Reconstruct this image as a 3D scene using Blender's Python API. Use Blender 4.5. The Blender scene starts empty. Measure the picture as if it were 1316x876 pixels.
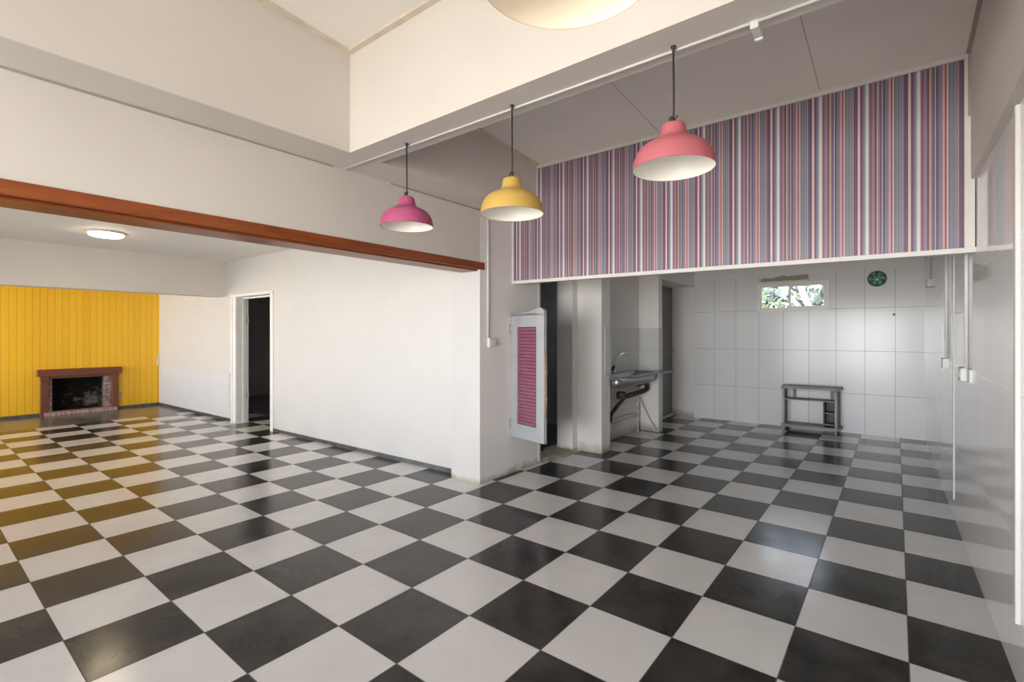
import bpy, bmesh, math, random
from mathutils import Vector, Matrix
random.seed(7)
scene = bpy.context.scene
COL = scene.collection
PI = math.pi

# ------------------------------------------------------------------ materials
def new_mat(name):
    m = bpy.data.materials.new(name); m.use_nodes = True
    nt = m.node_tree
    return m, nt, nt.nodes['Principled BSDF']

def node(nt, typ, **kw):
    n = nt.nodes.new(typ)
    for k, v in kw.items():
        setattr(n, k, v)
    return n

def math_n(nt, op, a, b=None, c=None):
    n = nt.nodes.new('ShaderNodeMath'); n.operation = op
    for i, v in enumerate((a, b, c)):
        if v is None: continue
        if isinstance(v, (int, float)): n.inputs[i].default_value = v
        else: nt.links.new(v, n.inputs[i])
    return n.outputs[0]

def mix_col(nt, fac, a, b):
    n = nt.nodes.new('ShaderNodeMix'); n.data_type = 'RGBA'
    if isinstance(fac, (int, float)): n.inputs[0].default_value = fac
    else: nt.links.new(fac, n.inputs[0])
    for i, v in ((6, a), (7, b)):
        if isinstance(v, tuple): n.inputs[i].default_value = (*v, 1)
        else: nt.links.new(v, n.inputs[i])
    return n.outputs[2]

def coords(nt, scale=None):
    tc = nt.nodes.new('ShaderNodeTexCoord')
    if scale is None: return tc.outputs['Object']
    mp = nt.nodes.new('ShaderNodeMapping'); mp.inputs['Scale'].default_value = scale
    nt.links.new(tc.outputs['Object'], mp.inputs['Vector'])
    return mp.outputs[0]

def noise(nt, vec, scale, detail=4, rough=.55):
    n = nt.nodes.new('ShaderNodeTexNoise')
    n.inputs['Scale'].default_value = scale; n.inputs['Detail'].default_value = detail
    n.inputs['Roughness'].default_value = rough
    nt.links.new(vec, n.inputs['Vector'])
    return n.outputs['Fac']

def maprange(nt, v, a, b, c, d):
    n = nt.nodes.new('ShaderNodeMapRange')
    nt.links.new(v, n.inputs[0])
    for i, x in enumerate((a, b, c, d)): n.inputs[i + 1].default_value = x
    return n.outputs[0]

def bump(nt, h, bsdf, strength=.2, dist=.01):
    b = nt.nodes.new('ShaderNodeBump'); b.inputs['Strength'].default_value = strength
    b.inputs['Distance'].default_value = dist
    nt.links.new(h, b.inputs['Height']); nt.links.new(b.outputs[0], bsdf.inputs['Normal'])

def plain(name, col, rough=.5, metal=0.0, spec=.5, vary=.06, vscale=6, bmp=0.0, bscale=60):
    """painted / metal surface with a faint mottling"""
    m, nt, b = new_mat(name)
    v = coords(nt)
    f = noise(nt, v, vscale)
    lo = tuple(c * (1 - vary) for c in col); hi = tuple(min(1, c * (1 + vary)) for c in col)
    nt.links.new(mix_col(nt, maprange(nt, f, .3, .7, 0, 1), lo, hi), b.inputs['Base Color'])
    b.inputs['Roughness'].default_value = rough; b.inputs['Metallic'].default_value = metal
    b.inputs['Specular IOR Level'].default_value = spec
    if bmp: bump(nt, noise(nt, v, bscale, 3), b, bmp, .004)
    return m

M = {}
M['wall'] = plain('wall_paint', (.63, .592, .545), .65, vary=.02, vscale=2.5, bmp=.08, bscale=35)
M['wall2'] = plain('white_wall_paint', (.60, .592, .58), .55, vary=.02, vscale=2.5, bmp=.06, bscale=35)
M['ceil'] = plain('ceiling_board', (.80, .762, .705), .7, vary=.03, vscale=2)
M['ceil_f'] = plain('ceiling_paint', (.82, .80, .77), .7, vary=.02, vscale=2)
M['trimw'] = plain('white_trim', (.64, .62, .59), .45, vary=.03, vscale=8)
M['batten'] = plain('ceiling_batten', (.62, .55, .45), .6, vary=.12, vscale=7)
M['white'] = plain('white_plastic', (.66, .655, .645), .5, vary=.02)
M['black'] = plain('black_cord', (.025, .022, .02), .6, vary=.2, vscale=40)
M['skirt'] = plain('slate_skirting', (.075, .08, .088), .3, vary=.5, vscale=9)
M['seam'] = plain('board_seam', (.34, .30, .26), .8)
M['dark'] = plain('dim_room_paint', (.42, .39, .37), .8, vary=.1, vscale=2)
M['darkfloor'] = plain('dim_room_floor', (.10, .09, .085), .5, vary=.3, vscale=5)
M['doorgrey'] = plain('grey_door_paint', (.20, .19, .18), .45, vary=.08, vscale=4)
M['chrome'] = plain('chrome', (.8, .8, .82), .12, 1.0, vary=.02)
M['steel'] = plain('stainless_steel', (.42, .40, .38), .42, 1.0, vary=.12, vscale=12)
M['slab'] = plain('worn_steel_slab', (.27, .30, .32), .28, .6, vary=.3, vscale=14)
M['rust'] = plain('rusty_pipe', (.055, .038, .03), .75, vary=.5, vscale=30)
M['pvc'] = plain('dirty_white_pipe', (.62, .60, .56), .5, vary=.15, vscale=20)

def dirty_wall(name, col, zlo, zhi, dirt=(.33, .27, .18)):
    """old wall paint with a real grime band along its foot"""
    m, nt, b = new_mat(name)
    v = coords(nt)
    sep = nt.nodes.new('ShaderNodeSeparateXYZ'); nt.links.new(v, sep.inputs[0])
    n1 = noise(nt, v, 7, 6)
    z = math_n(nt, 'ADD', sep.outputs[2], maprange(nt, n1, .2, .8, -.05, .05))
    g = maprange(nt, z, zlo, zhi, .85, 0)
    base = mix_col(nt, maprange(nt, noise(nt, v, 2.5), .3, .7, 0, 1), tuple(c * .96 for c in col), col)
    nt.links.new(mix_col(nt, g, base, dirt), b.inputs['Base Color'])
    b.inputs['Roughness'].default_value = .6
    bump(nt, noise(nt, v, 35, 3), b, .08, .004)
    return m
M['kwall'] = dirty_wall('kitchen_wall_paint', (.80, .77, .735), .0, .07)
M['pilaster'] = dirty_wall('pilaster_paint', (.60, .592, .58), .0, .05)
M['alcove'] = dirty_wall('alcove_wall_paint', (.80, .77, .735), .0, .13)

def tile_floor(name, dark):
    m, nt, b = new_mat(name)
    v = coords(nt)
    n1 = noise(nt, v, 3.2, 6, .6); n2 = noise(nt, v, 22, 5, .6)
    if dark:
        c = mix_col(nt, maprange(nt, n1, .38, .72, 0, 1), (.024, .0235, .023), (.060, .057, .054))
        c = mix_col(nt, maprange(nt, n2, .62, .8, 0, .5), c, (.075, .07, .065))
        rough = maprange(nt, n1, .3, .75, .15, .255)
    else:
        c = mix_col(nt, maprange(nt, n1, .35, .7, 0, 1), (.66, .655, .65), (.72, .715, .71))
        rough = maprange(nt, n1, .3, .75, .16, .25)
    nt.links.new(c, b.inputs['Base Color']); nt.links.new(rough, b.inputs['Roughness'])
    b.inputs['Specular IOR Level'].default_value = .34 if dark else .5
    h = math_n(nt, 'ADD', noise(nt, v, 5, 2), math_n(nt, 'MULTIPLY', n2, .15))
    bump(nt, h, b, .15 if dark else .04, .004)
    return m
M['tile_black'] = tile_floor('black_floor_tile', True)
M['tile_white'] = tile_floor('white_floor_tile', False)
M['grout'] = plain('floor_grout', (.12, .11, .10), .8)
m, nt, b = new_mat('slate_border')
v = coords(nt); n1 = noise(nt, v, 2.2, 6, .65)
nt.links.new(mix_col(nt, maprange(nt, n1, .35, .7, 0, 1), (.09, .094, .10), (.20, .205, .21)), b.inputs['Base Color'])
nt.links.new(maprange(nt, n1, .3, .7, .18, .26), b.inputs['Roughness'])
b.inputs['Specular IOR Level'].default_value = .7
M['slate'] = m

def wall_tile(name, axis, off, col=(.76, .76, .755), joint=(.33, .32, .31), rough=.18, z0=-.045, w=.3435, h=.6165, jr=.5, spec=.32, bs=.2):
    m, nt, b = new_mat(name)
    v = coords(nt)
    sep = nt.nodes.new('ShaderNodeSeparateXYZ'); nt.links.new(v, sep.inputs[0])
    u = math_n(nt, 'DIVIDE', math_n(nt, 'SUBTRACT', sep.outputs[axis], off), w)
    t = math_n(nt, 'DIVIDE', math_n(nt, 'SUBTRACT', sep.outputs[2], z0), h)
    fu = math_n(nt, 'ABSOLUTE', math_n(nt, 'SUBTRACT', math_n(nt, 'FRACT', u), .5))
    ft = math_n(nt, 'ABSOLUTE', math_n(nt, 'SUBTRACT', math_n(nt, 'FRACT', t), .5))
    j = math_n(nt, 'MAXIMUM', math_n(nt, 'GREATER_THAN', fu, .5 - .0025 / w), math_n(nt, 'GREATER_THAN', ft, .5 - .0025 / h))
    comb = nt.nodes.new('ShaderNodeCombineXYZ')
    nt.links.new(math_n(nt, 'FLOOR', u), comb.inputs[0]); nt.links.new(math_n(nt, 'FLOOR', t), comb.inputs[1])
    wn = nt.nodes.new('ShaderNodeTexWhiteNoise'); wn.noise_dimensions = '2D'; nt.links.new(comb.outputs[0], wn.inputs['Vector'])
    base = mix_col(nt, wn.outputs['Value'], tuple(c * .97 for c in col), tuple(c * 1.02 for c in col))
    nt.links.new(mix_col(nt, j, base, joint), b.inputs['Base Color'])
    nt.links.new(math_n(nt, 'ADD', math_n(nt, 'MULTIPLY', j, jr), rough), b.inputs['Roughness'])
    b.inputs['Specular IOR Level'].default_value = spec
    # slight unevenness of the glazed tiles: each one sits at a slightly different tilt
    tilt = math_n(nt, 'MULTIPLY', math_n(nt, 'SUBTRACT', wn.outputs['Value'], .5), math_n(nt, 'FRACT', u))
    hgt = math_n(nt, 'ADD', math_n(nt, 'MULTIPLY', tilt, .10), math_n(nt, 'MULTIPLY', noise(nt, v, 2.2, 2), .5))
    hgt = math_n(nt, 'SUBTRACT', hgt, math_n(nt, 'MULTIPLY', j, .08))
    bump(nt, hgt, b, bs, .01)
    return m
M['tile_back'] = wall_tile('glazed_wall_tile', 0, -.013)
M['tile_right'] = wall_tile('glazed_side_wall_tile', 1, .19, col=(.70, .695, .69), joint=(.83, .825, .82), rough=.055, jr=.08, spec=.5, bs=.05)
M['tile_splash'] = wall_tile('glazed_splash_tile', 1, .0, col=(.64, .635, .625), joint=(.45, .44, .43), rough=.15)

# yellow tongue-and-groove boards
m, nt, b = new_mat('yellow_boards')
v = coords(nt); sep = nt.nodes.new('ShaderNodeSeparateXYZ'); nt.links.new(v, sep.inputs[0])
u = math_n(nt, 'DIVIDE', sep.outputs[1], .0965)
f = math_n(nt, 'ABSOLUTE', math_n(nt, 'SUBTRACT', math_n(nt, 'FRACT', u), .5))
g = math_n(nt, 'GREATER_THAN', f, .462)
wn = nt.nodes.new('ShaderNodeTexWhiteNoise'); wn.noise_dimensions = '1D'; nt.links.new(math_n(nt, 'FLOOR', u), wn.inputs['W'])
c = mix_col(nt, wn.outputs['Value'], (.86, .47, .012), (.92, .53, .016))
nt.links.new(mix_col(nt, g, c, (.60, .30, .006)), b.inputs['Base Color'])
b.inputs['Roughness'].default_value = .38
bump(nt, math_n(nt, 'MULTIPLY', g, -1), b, .6, .006)
M['yellow'] = m

# varnished red-brown timber, grain along Y
def timber(name, dark, light, rough, scale):
    m, nt, b = new_mat(name)
    v = coords(nt, scale)
    n1 = noise(nt, v, 3.0, 8, .65)
    nt.links.new(mix_col(nt, maprange(nt, n1, .3, .7, 0, 1), dark, light), b.inputs['Base Color'])
    b.inputs['Roughness'].default_value = rough
    bump(nt, n1, b, .12, .004)
    return m
M['beam'] = timber('varnished_beam', (.17, .036, .007), (.30, .075, .014), .35, (9, .9, 9))
M['mantel'] = timber('mantel_paint', (.135, .042, .018), (.185, .058, .025), .4, (6, 1.5, 6))
M['shelfwood'] = timber('grey_weathered_board', (.24, .235, .225), (.36, .35, .335), .55, (1.5, 10, 10))
M['shelfdark'] = timber('dark_grey_board', (.055, .055, .062), (.10, .10, .11), .5, (6, 6, 1.5))
M['rawwood'] = plain('bare_splintered_wood', (.40, .31, .21), .8, vary=.3, vscale=30)

# brick lining
def brick(name, sx, sy, rot=(0, 0, 0), c1=(.30, .13, .09), c2=(.42, .24, .19), mortar=(.40, .35, .31)):
    m, nt, b = new_mat(name)
    tc = nt.nodes.new('ShaderNodeTexCoord'); mp = nt.nodes.new('ShaderNodeMapping')
    mp.inputs['Rotation'].default_value = rot
    nt.links.new(tc.outputs['Object'], mp.inputs['Vector'])
    br = nt.nodes.new('ShaderNodeTexBrick'); nt.links.new(mp.outputs[0], br.inputs['Vector'])
    br.inputs['Color1'].default_value = (*c1, 1); br.inputs['Color2'].default_value = (*c2, 1)
    br.inputs['Mortar'].default_value = (*mortar, 1); br.inputs['Scale'].default_value = 1
    br.inputs['Brick Width'].default_value = sx; br.inputs['Row Height'].default_value = sy
    br.inputs['Mortar Size'].default_value = .007; br.offset = .5 if sx > sy else 0
    n1 = noise(nt, tc.outputs['Object'], 16, 6, .7)
    nt.links.new(mix_col(nt, maprange(nt, n1, .45, .75, 0, .8), br.outputs[0], (.62, .56, .52)), b.inputs['Base Color'])
    b.inputs['Roughness'].default_value = .85
    bump(nt, br.outputs['Fac'], b, -.4, .006)
    return m
M['brick_curb'] = brick('brick_on_edge', .066, .4, (0, 0, PI / 2))
M['brick'] = brick('brick_lining', .20, .07, (PI / 2, 0, PI / 2), c1=(.20, .10, .08), c2=(.32, .20, .17))
m, nt, b = new_mat('sooty_firebox')
v = coords(nt); sep = nt.nodes.new('ShaderNodeSeparateXYZ'); nt.links.new(v, sep.inputs[0])
n1 = noise(nt, v, 6, 7, .7)
k = math_n(nt, 'SUBTRACT', n1, math_n(nt, 'MULTIPLY', math_n(nt, 'ABSOLUTE', math_n(nt, 'SUBTRACT', sep.outputs[2], .18)), .75))
k = math_n(nt, 'ADD', k, math_n(nt, 'MULTIPLY', sep.outputs[1], .20))
nt.links.new(mix_col(nt, maprange(nt, k, .44, .66, 0, 1), (.012, .010, .009), (.42, .35, .30)), b.inputs['Base Color'])
b.inputs['Roughness'].default_value = .95
M['soot'] = m

# striped wallpaper: one repeat is 0.2607 m wide
m, nt, b = new_mat('striped_wallpaper')
v = coords(nt); sep = nt.nodes.new('ShaderNodeSeparateXYZ'); nt.links.new(v, sep.inputs[0])
u = math_n(nt, 'FRACT', math_n(nt, 'DIVIDE', math_n(nt, 'ADD', sep.outputs[0], .0095 + .2607 * 40), .2607))
ramp = nt.nodes.new('ShaderNodeValToRGB'); ramp.color_ramp.interpolation = 'CONSTANT'
def srgb(h):
    c = [int(h[i:i + 2], 16) / 255 for i in (0, 2, 4)]
    return tuple(x / 12.92 if x <= .04045 else ((x + .055) / 1.055) ** 2.4 for x in c)
stripes = [(0, 'dde3de'), (.058, 'b0708f'), (.088, '6a4159'), (.113, '9a7a95'), (.15, '8f8ba0'), (.178, '6f3e55'),
           (.222, 'dcab98'), (.248, '7f8790'), (.283, '3f4a72'), (.308, '8a7890'), (.326, 'd8aebd'), (.342, '54436b'),
           (.382, '757f8b'), (.425, '87799c'), (.458, 'e0a598'), (.500, '764459'), (.528, 'd9bccb'), (.562, '746f80'),
           (.592, '808a8c'), (.640, '6b7690'), (.668, '8d93a0'), (.700, '616c8c'), (.722, 'd09aa2'), (.742, '5f4f74'),
           (.800, '663a5b'), (.832, 'e3cfcd'), (.882, '7e3f66'), (.930, '71809c'), (.965, '9aa4ac')]
cr = ramp.color_ramp
while len(cr.elements) > 1: cr.elements.remove(cr.elements[-1])
for i, (p, h) in enumerate(stripes):
    e = cr.elements[0] if i == 0 else cr.elements.new(p)
    e.position = p; e.color = (*srgb(h), 1)
nt.links.new(u, ramp.inputs[0])
n1 = noise(nt, coords(nt, (60, 60, 3)), 3, 3)
nt.links.new(mix_col(nt, maprange(nt, n1, .3, .7, .20, .32), ramp.outputs[0], (.15, .10, .085)), b.inputs['Base Color'])
b.inputs['Roughness'].default_value = .45
M['stripes'] = m

# lamp enamels
M['magenta'] = plain('magenta_enamel', (.40, .075, .18), .4, vary=.06)
M['yell'] = plain('yellow_enamel', (.50, .325, .075), .4, vary=.06)
M['pink'] = plain('pink_enamel', (.47, .125, .15), .4, vary=.05)
M['cream'] = plain('cream_enamel', (.80, .66, .46), .4, vary=.05)
M['lining'] = plain('white_enamel_lining', (.90, .87, .80), .35, vary=.02)
M['lin_cream'] = plain('cream_enamel_lining', (.93, .83, .66), .35, vary=.03)
# saloon shutter
M['shut'] = plain('grey_shutter_paint', (.37, .38, .39), .5, vary=.05, vscale=9)
m, nt, b = new_mat('pink_louvres')
v = coords(nt); n1 = noise(nt, coords(nt, (4, 4, 16)), 3, 6, .65)
nt.links.new(mix_col(nt, maprange(nt, n1, .35, .7, 0, 1), (.285, .092, .145), (.37, .165, .225)), b.inputs['Base Color'])
b.inputs['Roughness'].default_value = .55
M['louvre'] = m
# glowing diffuser
m, nt, b = new_mat('lamp_diffuser')
b.inputs['Base Color'].default_value = (.9, .88, .84, 1)
b.inputs['Emission Color'].default_value = (1, .80, .52, 1); b.inputs['Emission Strength'].default_value = 30
M['diff'] = m
# thin window glass
m, nt, b = new_mat('window_glass')
out = nt.nodes['Material Output']
tr = nt.nodes.new('ShaderNodeBsdfTransparent'); gl = nt.nodes.new('ShaderNodeBsdfGlossy'); gl.inputs['Roughness'].default_value = .02
fr = nt.nodes.new('ShaderNodeFresnel'); fr.inputs[0].default_value = 1.45
mx = nt.nodes.new('ShaderNodeMixShader')
nt.links.new(fr.outputs[0], mx.inputs[0]); nt.links.new(tr.outputs[0], mx.inputs[1]); nt.links.new(gl.outputs[0], mx.inputs[2])
nt.links.new(mx.outputs[0], out.inputs['Surface'])
M['glass'] = m
M['bark'] = plain('pale_bark', (.26, .255, .275), .9, vary=.35, vscale=4)
M['leaf'] = plain('light_leaves', (.13, .18, .075), .6, vary=.4, vscale=5)
M['yard'] = plain('sunlit_yard', (.12, .10, .07), .9, vary=.15, vscale=3)
# green clock face: petals of pale and dark green around the centre
m, nt, b = new_mat('green_patterned_disc')
v = coords(nt); sep = nt.nodes.new('ShaderNodeSeparateXYZ'); nt.links.new(v, sep.inputs[0])
ang = math_n(nt, 'ARCTAN2', sep.outputs[2], sep.outputs[0])
rad = math_n(nt, 'SQRT', math_n(nt, 'ADD', math_n(nt, 'POWER', sep.outputs[0], 2.0), math_n(nt, 'POWER', sep.outputs[2], 2.0)))
pet = math_n(nt, 'SINE', math_n(nt, 'ADD', math_n(nt, 'MULTIPLY', ang, 6), math_n(nt, 'MULTIPLY', rad, 18)))
n1 = noise(nt, v, 26, 3, .6)
pk = math_n(nt, 'ADD', math_n(nt, 'MULTIPLY', pet, .20), math_n(nt, 'MULTIPLY', n1, 1.5))
nt.links.new(mix_col(nt, maprange(nt, pk, .50, 1.1, 0, 1), (.02, .15, .07), (.30, .50, .36)), b.inputs['Base Color'])
b.inputs['Roughness'].default_value = .3
M['clock'] = m
M['clockrim'] = plain('dark_rim', (.06, .03, .025), .4)

# ------------------------------------------------------------------ mesh building
class MB:
    def __init__(self): self.bm = bmesh.new(); self.slot = 0
    def _face(self, vs, smooth=False):
        try:
            f = self.bm.faces.new(vs); f.material_index = self.slot; f.smooth = smooth; return f
        except ValueError: return None
    def box(self, x0, x1, y0, y1, z0, z1, mat=None):
        vs = [self.bm.verts.new((x, y, z)) for x in (x0, x1) for y in (y0, y1) for z in (z0, z1)]
        if mat: 
            for w in vs: w.co = mat @ w.co
        for idx in ((0, 1, 3, 2), (4, 6, 7, 5), (0, 4, 5, 1), (2, 3, 7, 6), (0, 2, 6, 4), (1, 5, 7, 3)):
            self._face([vs[i] for i in idx])
        return self
    def prism(self, pts, axis, a, b):
        """pts: outline in the plane across axis (0 x, 1 y, 2 z), extruded from a to b"""
        def mk(p, t):
            c = [p[0], p[1]]; c.insert(axis, t); return self.bm.verts.new(c)
        A = [mk(p, a) for p in pts]; B = [mk(p, b) for p in pts]
        self._face(A); self._face(B[::-1])
        n = len(pts)
        for i in range(n): self._face([A[i], B[i], B[(i + 1) % n], A[(i + 1) % n]])
        return self
    def hexa(self, lo, hi):
        A = [self.bm.verts.new(p) for p in lo]; B = [self.bm.verts.new(p) for p in hi]
        self._face(A[::-1]); self._face(B)
        n = len(A)
        for i in range(n): self._face([A[i], A[(i + 1) % n], B[(i + 1) % n], B[i]])
        return self
    def lathe(self, prof, c, n=48, axis='z', smooth=True):
        rings = []
        for r, h in prof:
            ring = []
            if r < 1e-5:
                p = (0, 0, h)
                ring = [p]
            else:
                ring = [(r * math.cos(2 * PI * k / n), r * math.sin(2 * PI * k / n), h) for k in range(n)]
            vs = []
            for x, y, z in ring:
                if axis == 'y': x, y, z = x, z, -y
                elif axis == 'x': x, y, z = z, x, y
                vs.append(self.bm.verts.new((c[0] + x, c[1] + y, c[2] + z)))
            rings.append(vs)
        for A, B in zip(rings, rings[1:]):
            for k in range(n):
                a0, a1 = A[k % len(A)], A[(k + 1) % len(A)]
                b0, b1 = B[k % len(B)], B[(k + 1) % len(B)]
                q = []
                for w in (a0, a1, b1, b0):
                    if w not in q: q.append(w)
                if len(q) > 2: self._face(q, smooth)
        return self
    def tube(self, pts, r, n=10, cap=True, smooth=True):
        pts = [Vector(p) for p in pts]
        rs = r if isinstance(r, (list, tuple)) else [r] * len(pts)
        rings = []; up = None
        for i, p in enumerate(pts):
            d = (pts[min(i + 1, len(pts) - 1)] - pts[max(i - 1, 0)]).normalized()
            if up is None: up = Vector((0, 0, 1)) if abs(d.z) < .9 else Vector((1, 0, 0))
            s = d.cross(up)
            if s.length < 1e-4: s = d.cross(Vector((0, 1, 0)))
            s.normalize(); t = s.cross(d).normalized(); up = t
            rings.append([self.bm.verts.new(p + rs[i] * (s * math.cos(2 * PI * k / n) + t * math.sin(2 * PI * k / n))) for k in range(n)])
        for A, B in zip(rings, rings[1:]):
            for k in range(n): self._face([A[k], A[(k + 1) % n], B[(k + 1) % n], B[k]], smooth)
        if cap: self._face(rings[0][::-1]); self._face(rings[-1])
        return self
    def build(self, name, mats, parent=None, bevel=0, soffit=False):
        bm = self.bm
        bmesh.ops.recalc_face_normals(bm, faces=bm.faces[:])
        if soffit:
            bm.normal_update()
            for f in bm.faces:
                if f.normal.z < -.9: f.material_index = 1
        me = bpy.data.meshes.new(name)
        off = Vector((0, 0, 0)); p = parent
        while p is not None: off += p.location; p = p.parent
        if off.length: bmesh.ops.translate(bm, verts=bm.verts[:], vec=-off)
        bm.to_mesh(me); bm.free()
        for mm in (mats if isinstance(mats, (list, tuple)) else [mats]): me.materials.append(mm)
        o = bpy.data.objects.new(name, me); COL.objects.link(o)
        if parent is not None: o.parent = parent
        if bevel:
            md = o.modifiers.new('bevel', 'BEVEL'); md.width = bevel; md.segments = 2; md.limit_method = 'ANGLE'
        return o

def struct(name, mb, mats, parent=None, label=None, bevel=0, soffit=False):
    o = mb.build(name, mats, parent, bevel, soffit)
    if parent is None: o['kind'] = 'structure'
    if label: o['label'] = label
    return o
def tag(o, label, cat, group=None):
    o['label'] = label; o['category'] = cat
    if group: o['group'] = group
    return o
def thing(name, label, cat, loc, group=None):
    o = bpy.data.objects.new(name, None); COL.objects.link(o); o.location = loc
    o.empty_display_size = .1
    bpy.context.view_layer.update()
    return tag(o, label, cat, group)
def catmull(pts, k=6):
    P = [Vector(p) for p in pts]; P = [2 * P[0] - P[1]] + P + [2 * P[-1] - P[-2]]
    out = []
    for i in range(1, len(P) - 2):
        for j in range(k):
            t = j / k; a, b, c, d = P[i - 1], P[i], P[i + 1], P[i + 2]
            out.append(.5 * ((2 * b) + (c - a) * t + (2 * a - 5 * b + 4 * c - d) * t * t + (3 * b - a - 3 * c + d) * t ** 3))
    out.append(P[-2]); return out

# ------------------------------------------------------------------ dimensions (metres; x right, y into the kitchen, z up)
XK = -1.40      # face of the wall carrying the brown beam
XU = -1.09      # face of the boxed ring beam above it
ZB = 2.61       # underside of the boxed beams
XY = -10.1      # yellow wall
YB = 6.77       # tiled back wall
YV = 2.15       # striped panel
def XR(y): return 2.114 - .0143 * y           # right wall (very slightly out of square)
def roof(y): return 3.257 - .0745 * (y - .02)  # sloping ceiling
SOUTH = -5.2
A_W = math.atan(.022)
MW = Matrix.Translation((-1.8, 1.75, 0)) @ Matrix.Rotation(A_W, 4, 'Z')  # frame of the white wall: u along it (x-like), d into it

# ------------------------------------------------------------------ floor
xs = [-8.56, -8.247, -7.834, -7.449, -7.005, -6.562, -6.151, -5.707, -5.269, -4.82, -4.377, -3.938, -3.496, -3.063, -2.636,
      -2.204, -1.767, -1.335, -.887, -.43, .012, .45, .883, 1.324, 1.756, 2.25]          # index -20 .. 5
ys = [SOUTH, -4.885, -4.44, -3.995, -3.55, -3.105, -2.66, -2.216, -1.771, -1.326, -.896, -.47, -.011, .445, .907, 1.362, 1.82, 2.275, 2.747, 3.218, 3.664,
      4.118, 4.571, 5.04, 5.501, 5.96, 6.42, 6.90]                          # index -11 .. 15
mb = MB()
G = .0022
for i in range(len(xs) - 1):
    for j in range(len(ys) - 1):
        if xs[i + 1] < -1.5 and ys[j] > (1.85 if xs[i + 1] < -1.9 else 2.2): continue
        if xs[i + 1] < -1.3 and ys[j] > 3.5: continue
        x0, x1, y0, y1 = xs[i] + G, xs[i + 1] - G, ys[j] + G, ys[j + 1] - G
        mb.slot = 0 if ((i - 20) + (j - 12)) % 2 == 0 else 1
        mb._face([mb.bm.verts.new(p) for p in ((x0, y0, 0), (x1, y0, 0), (x1, y1, 0), (x0, y1, 0))])
mb.slot = 2
mb._face([mb.bm.verts.new(p) for p in ((-10.2, SOUTH, -.0012), (2.3, SOUTH, -.0012), (2.3, 1.9, -.0012), (-10.2, 1.9, -.0012))])
mb._face([mb.bm.verts.new(p) for p in ((-1.6, 1.9, -.0012), (2.3, 1.9, -.0012), (2.3, 7.0, -.0012), (-1.6, 7.0, -.0012))])
mb.slot = 3
mb._face([mb.bm.verts.new(p) for p in ((-10.3, SOUTH, 0), (-8.562, SOUTH, 0), (-8.562, 1.9, 0), (-10.3, 1.9, 0))])
struct('floor', mb, [M['tile_black'], M['tile_white'], M['grout'], M['slate']])

# ------------------------------------------------------------------ yellow wall with its fireplace hole
FY0, FY1, FZ = -.10, .79, .66
mb = MB()
mb.box(XY - .2, XY, SOUTH, FY0, 0, 2.7).box(XY - .2, XY, FY1, 1.60, 0, 2.7).box(XY - .2, XY, FY0, FY1, FZ, 2.7)
struct('wall_yellow', mb, M['yellow'])
mb = MB(); mb.box(XY, XY + .012, SOUTH, -.205, 0, .045).box(XY, XY + .012, .895, 1.57, 0, .045)
struct('baseboard_yellow', mb, M['skirt'])

# white wall with the doorway (built in its own slightly turned frame)
def wpt(mb, u0, u1, d0, d1, z0, z1): return mb.box(u0 + 1.8, u1 + 1.8, d0, d1, z0, z1, MW)
DL, DR, DT = -6.70, -5.57, 2.03
mb = MB(); wpt(mb, -10.32, DL, 0, .19, 0, 2.7); wpt(mb, DR, -1.76, 0, .19, 0, 2.7); wpt(mb, DL, DR, 0, .19, DT, 2.7)
struct('wall_white', mb, M['wall2'])
# shallow board along the lower part of it
mb = MB(); wpt(mb, -10.08, -6.90, -.012, 0, .05, .79)
struct('trim_1', mb, plain('bluewhite_board', (.60, .62, .65), .5, vary=.02))
mb = MB(); wpt(mb, -10.09, -6.86, -.016, 0, 0, .05); wpt(mb, -5.49, -1.77, -.014, 0, 0, .045)
struct('baseboard_white', mb, M['skirt'])
# doorway: casing, reveal stop, strike plate
mb = MB()
wpt(mb, -6.86, -6.815, -.018, 0, 0, 2.03); wpt(mb, -6.80, DL, -.010, 0, 0, 2.04)
wpt(mb, -6.86, -5.49, -.018, 0, DT + .01, 2.07); wpt(mb, DR, -5.49, -.018, 0, 0, 2.06)
M['doorw'] = plain('white_door_paint', (.80, .785, .76), .5, vary=.03)
d1 = struct('door_1', mb, M['doorw'])
d1['label'] = 'open doorway with white casing to a dark room in the white wall'
mb = MB(); wpt(mb, DL, DL + .018, .10, .145, 0, 2.02); wpt(mb, DL, DR, .10, .145, 2.005, 2.03); wpt(mb, DL - .001, DL + .006, 0, .192, 0, 2.03)
struct('door_stop', mb, M['doorw'], d1)
for z in (.38, 1.62):
    mb = MB(); wpt(mb, DL + .001, DL + .006, .155, .185, z, z + .10); mb.tube([MW @ Vector((DL + 1.808, .19, z)), MW @ Vector((DL + 1.808, .19, z + .10))], .008, 8)
    struct('hinge', mb, M['white'], d1)
mb = MB(); wpt(mb, DL, DL + .004, .15, .18, 1.10, 1.25)
struct('strike_plate', mb, M['trimw'], d1)

# fascia beam in front of the yellow wall, ceiling of that room
mb = MB(); mb.box(-7.35, -7.07, SOUTH, 1.70, 2.055, 2.68)
struct('trim_2', mb, M['wall'])
mb = MB(); mb.box(-10.3, -1.68, SOUTH, 1.9, 2.63, 2.73)
struct('ceiling_fireplace', mb, M['ceil_f'])

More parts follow.
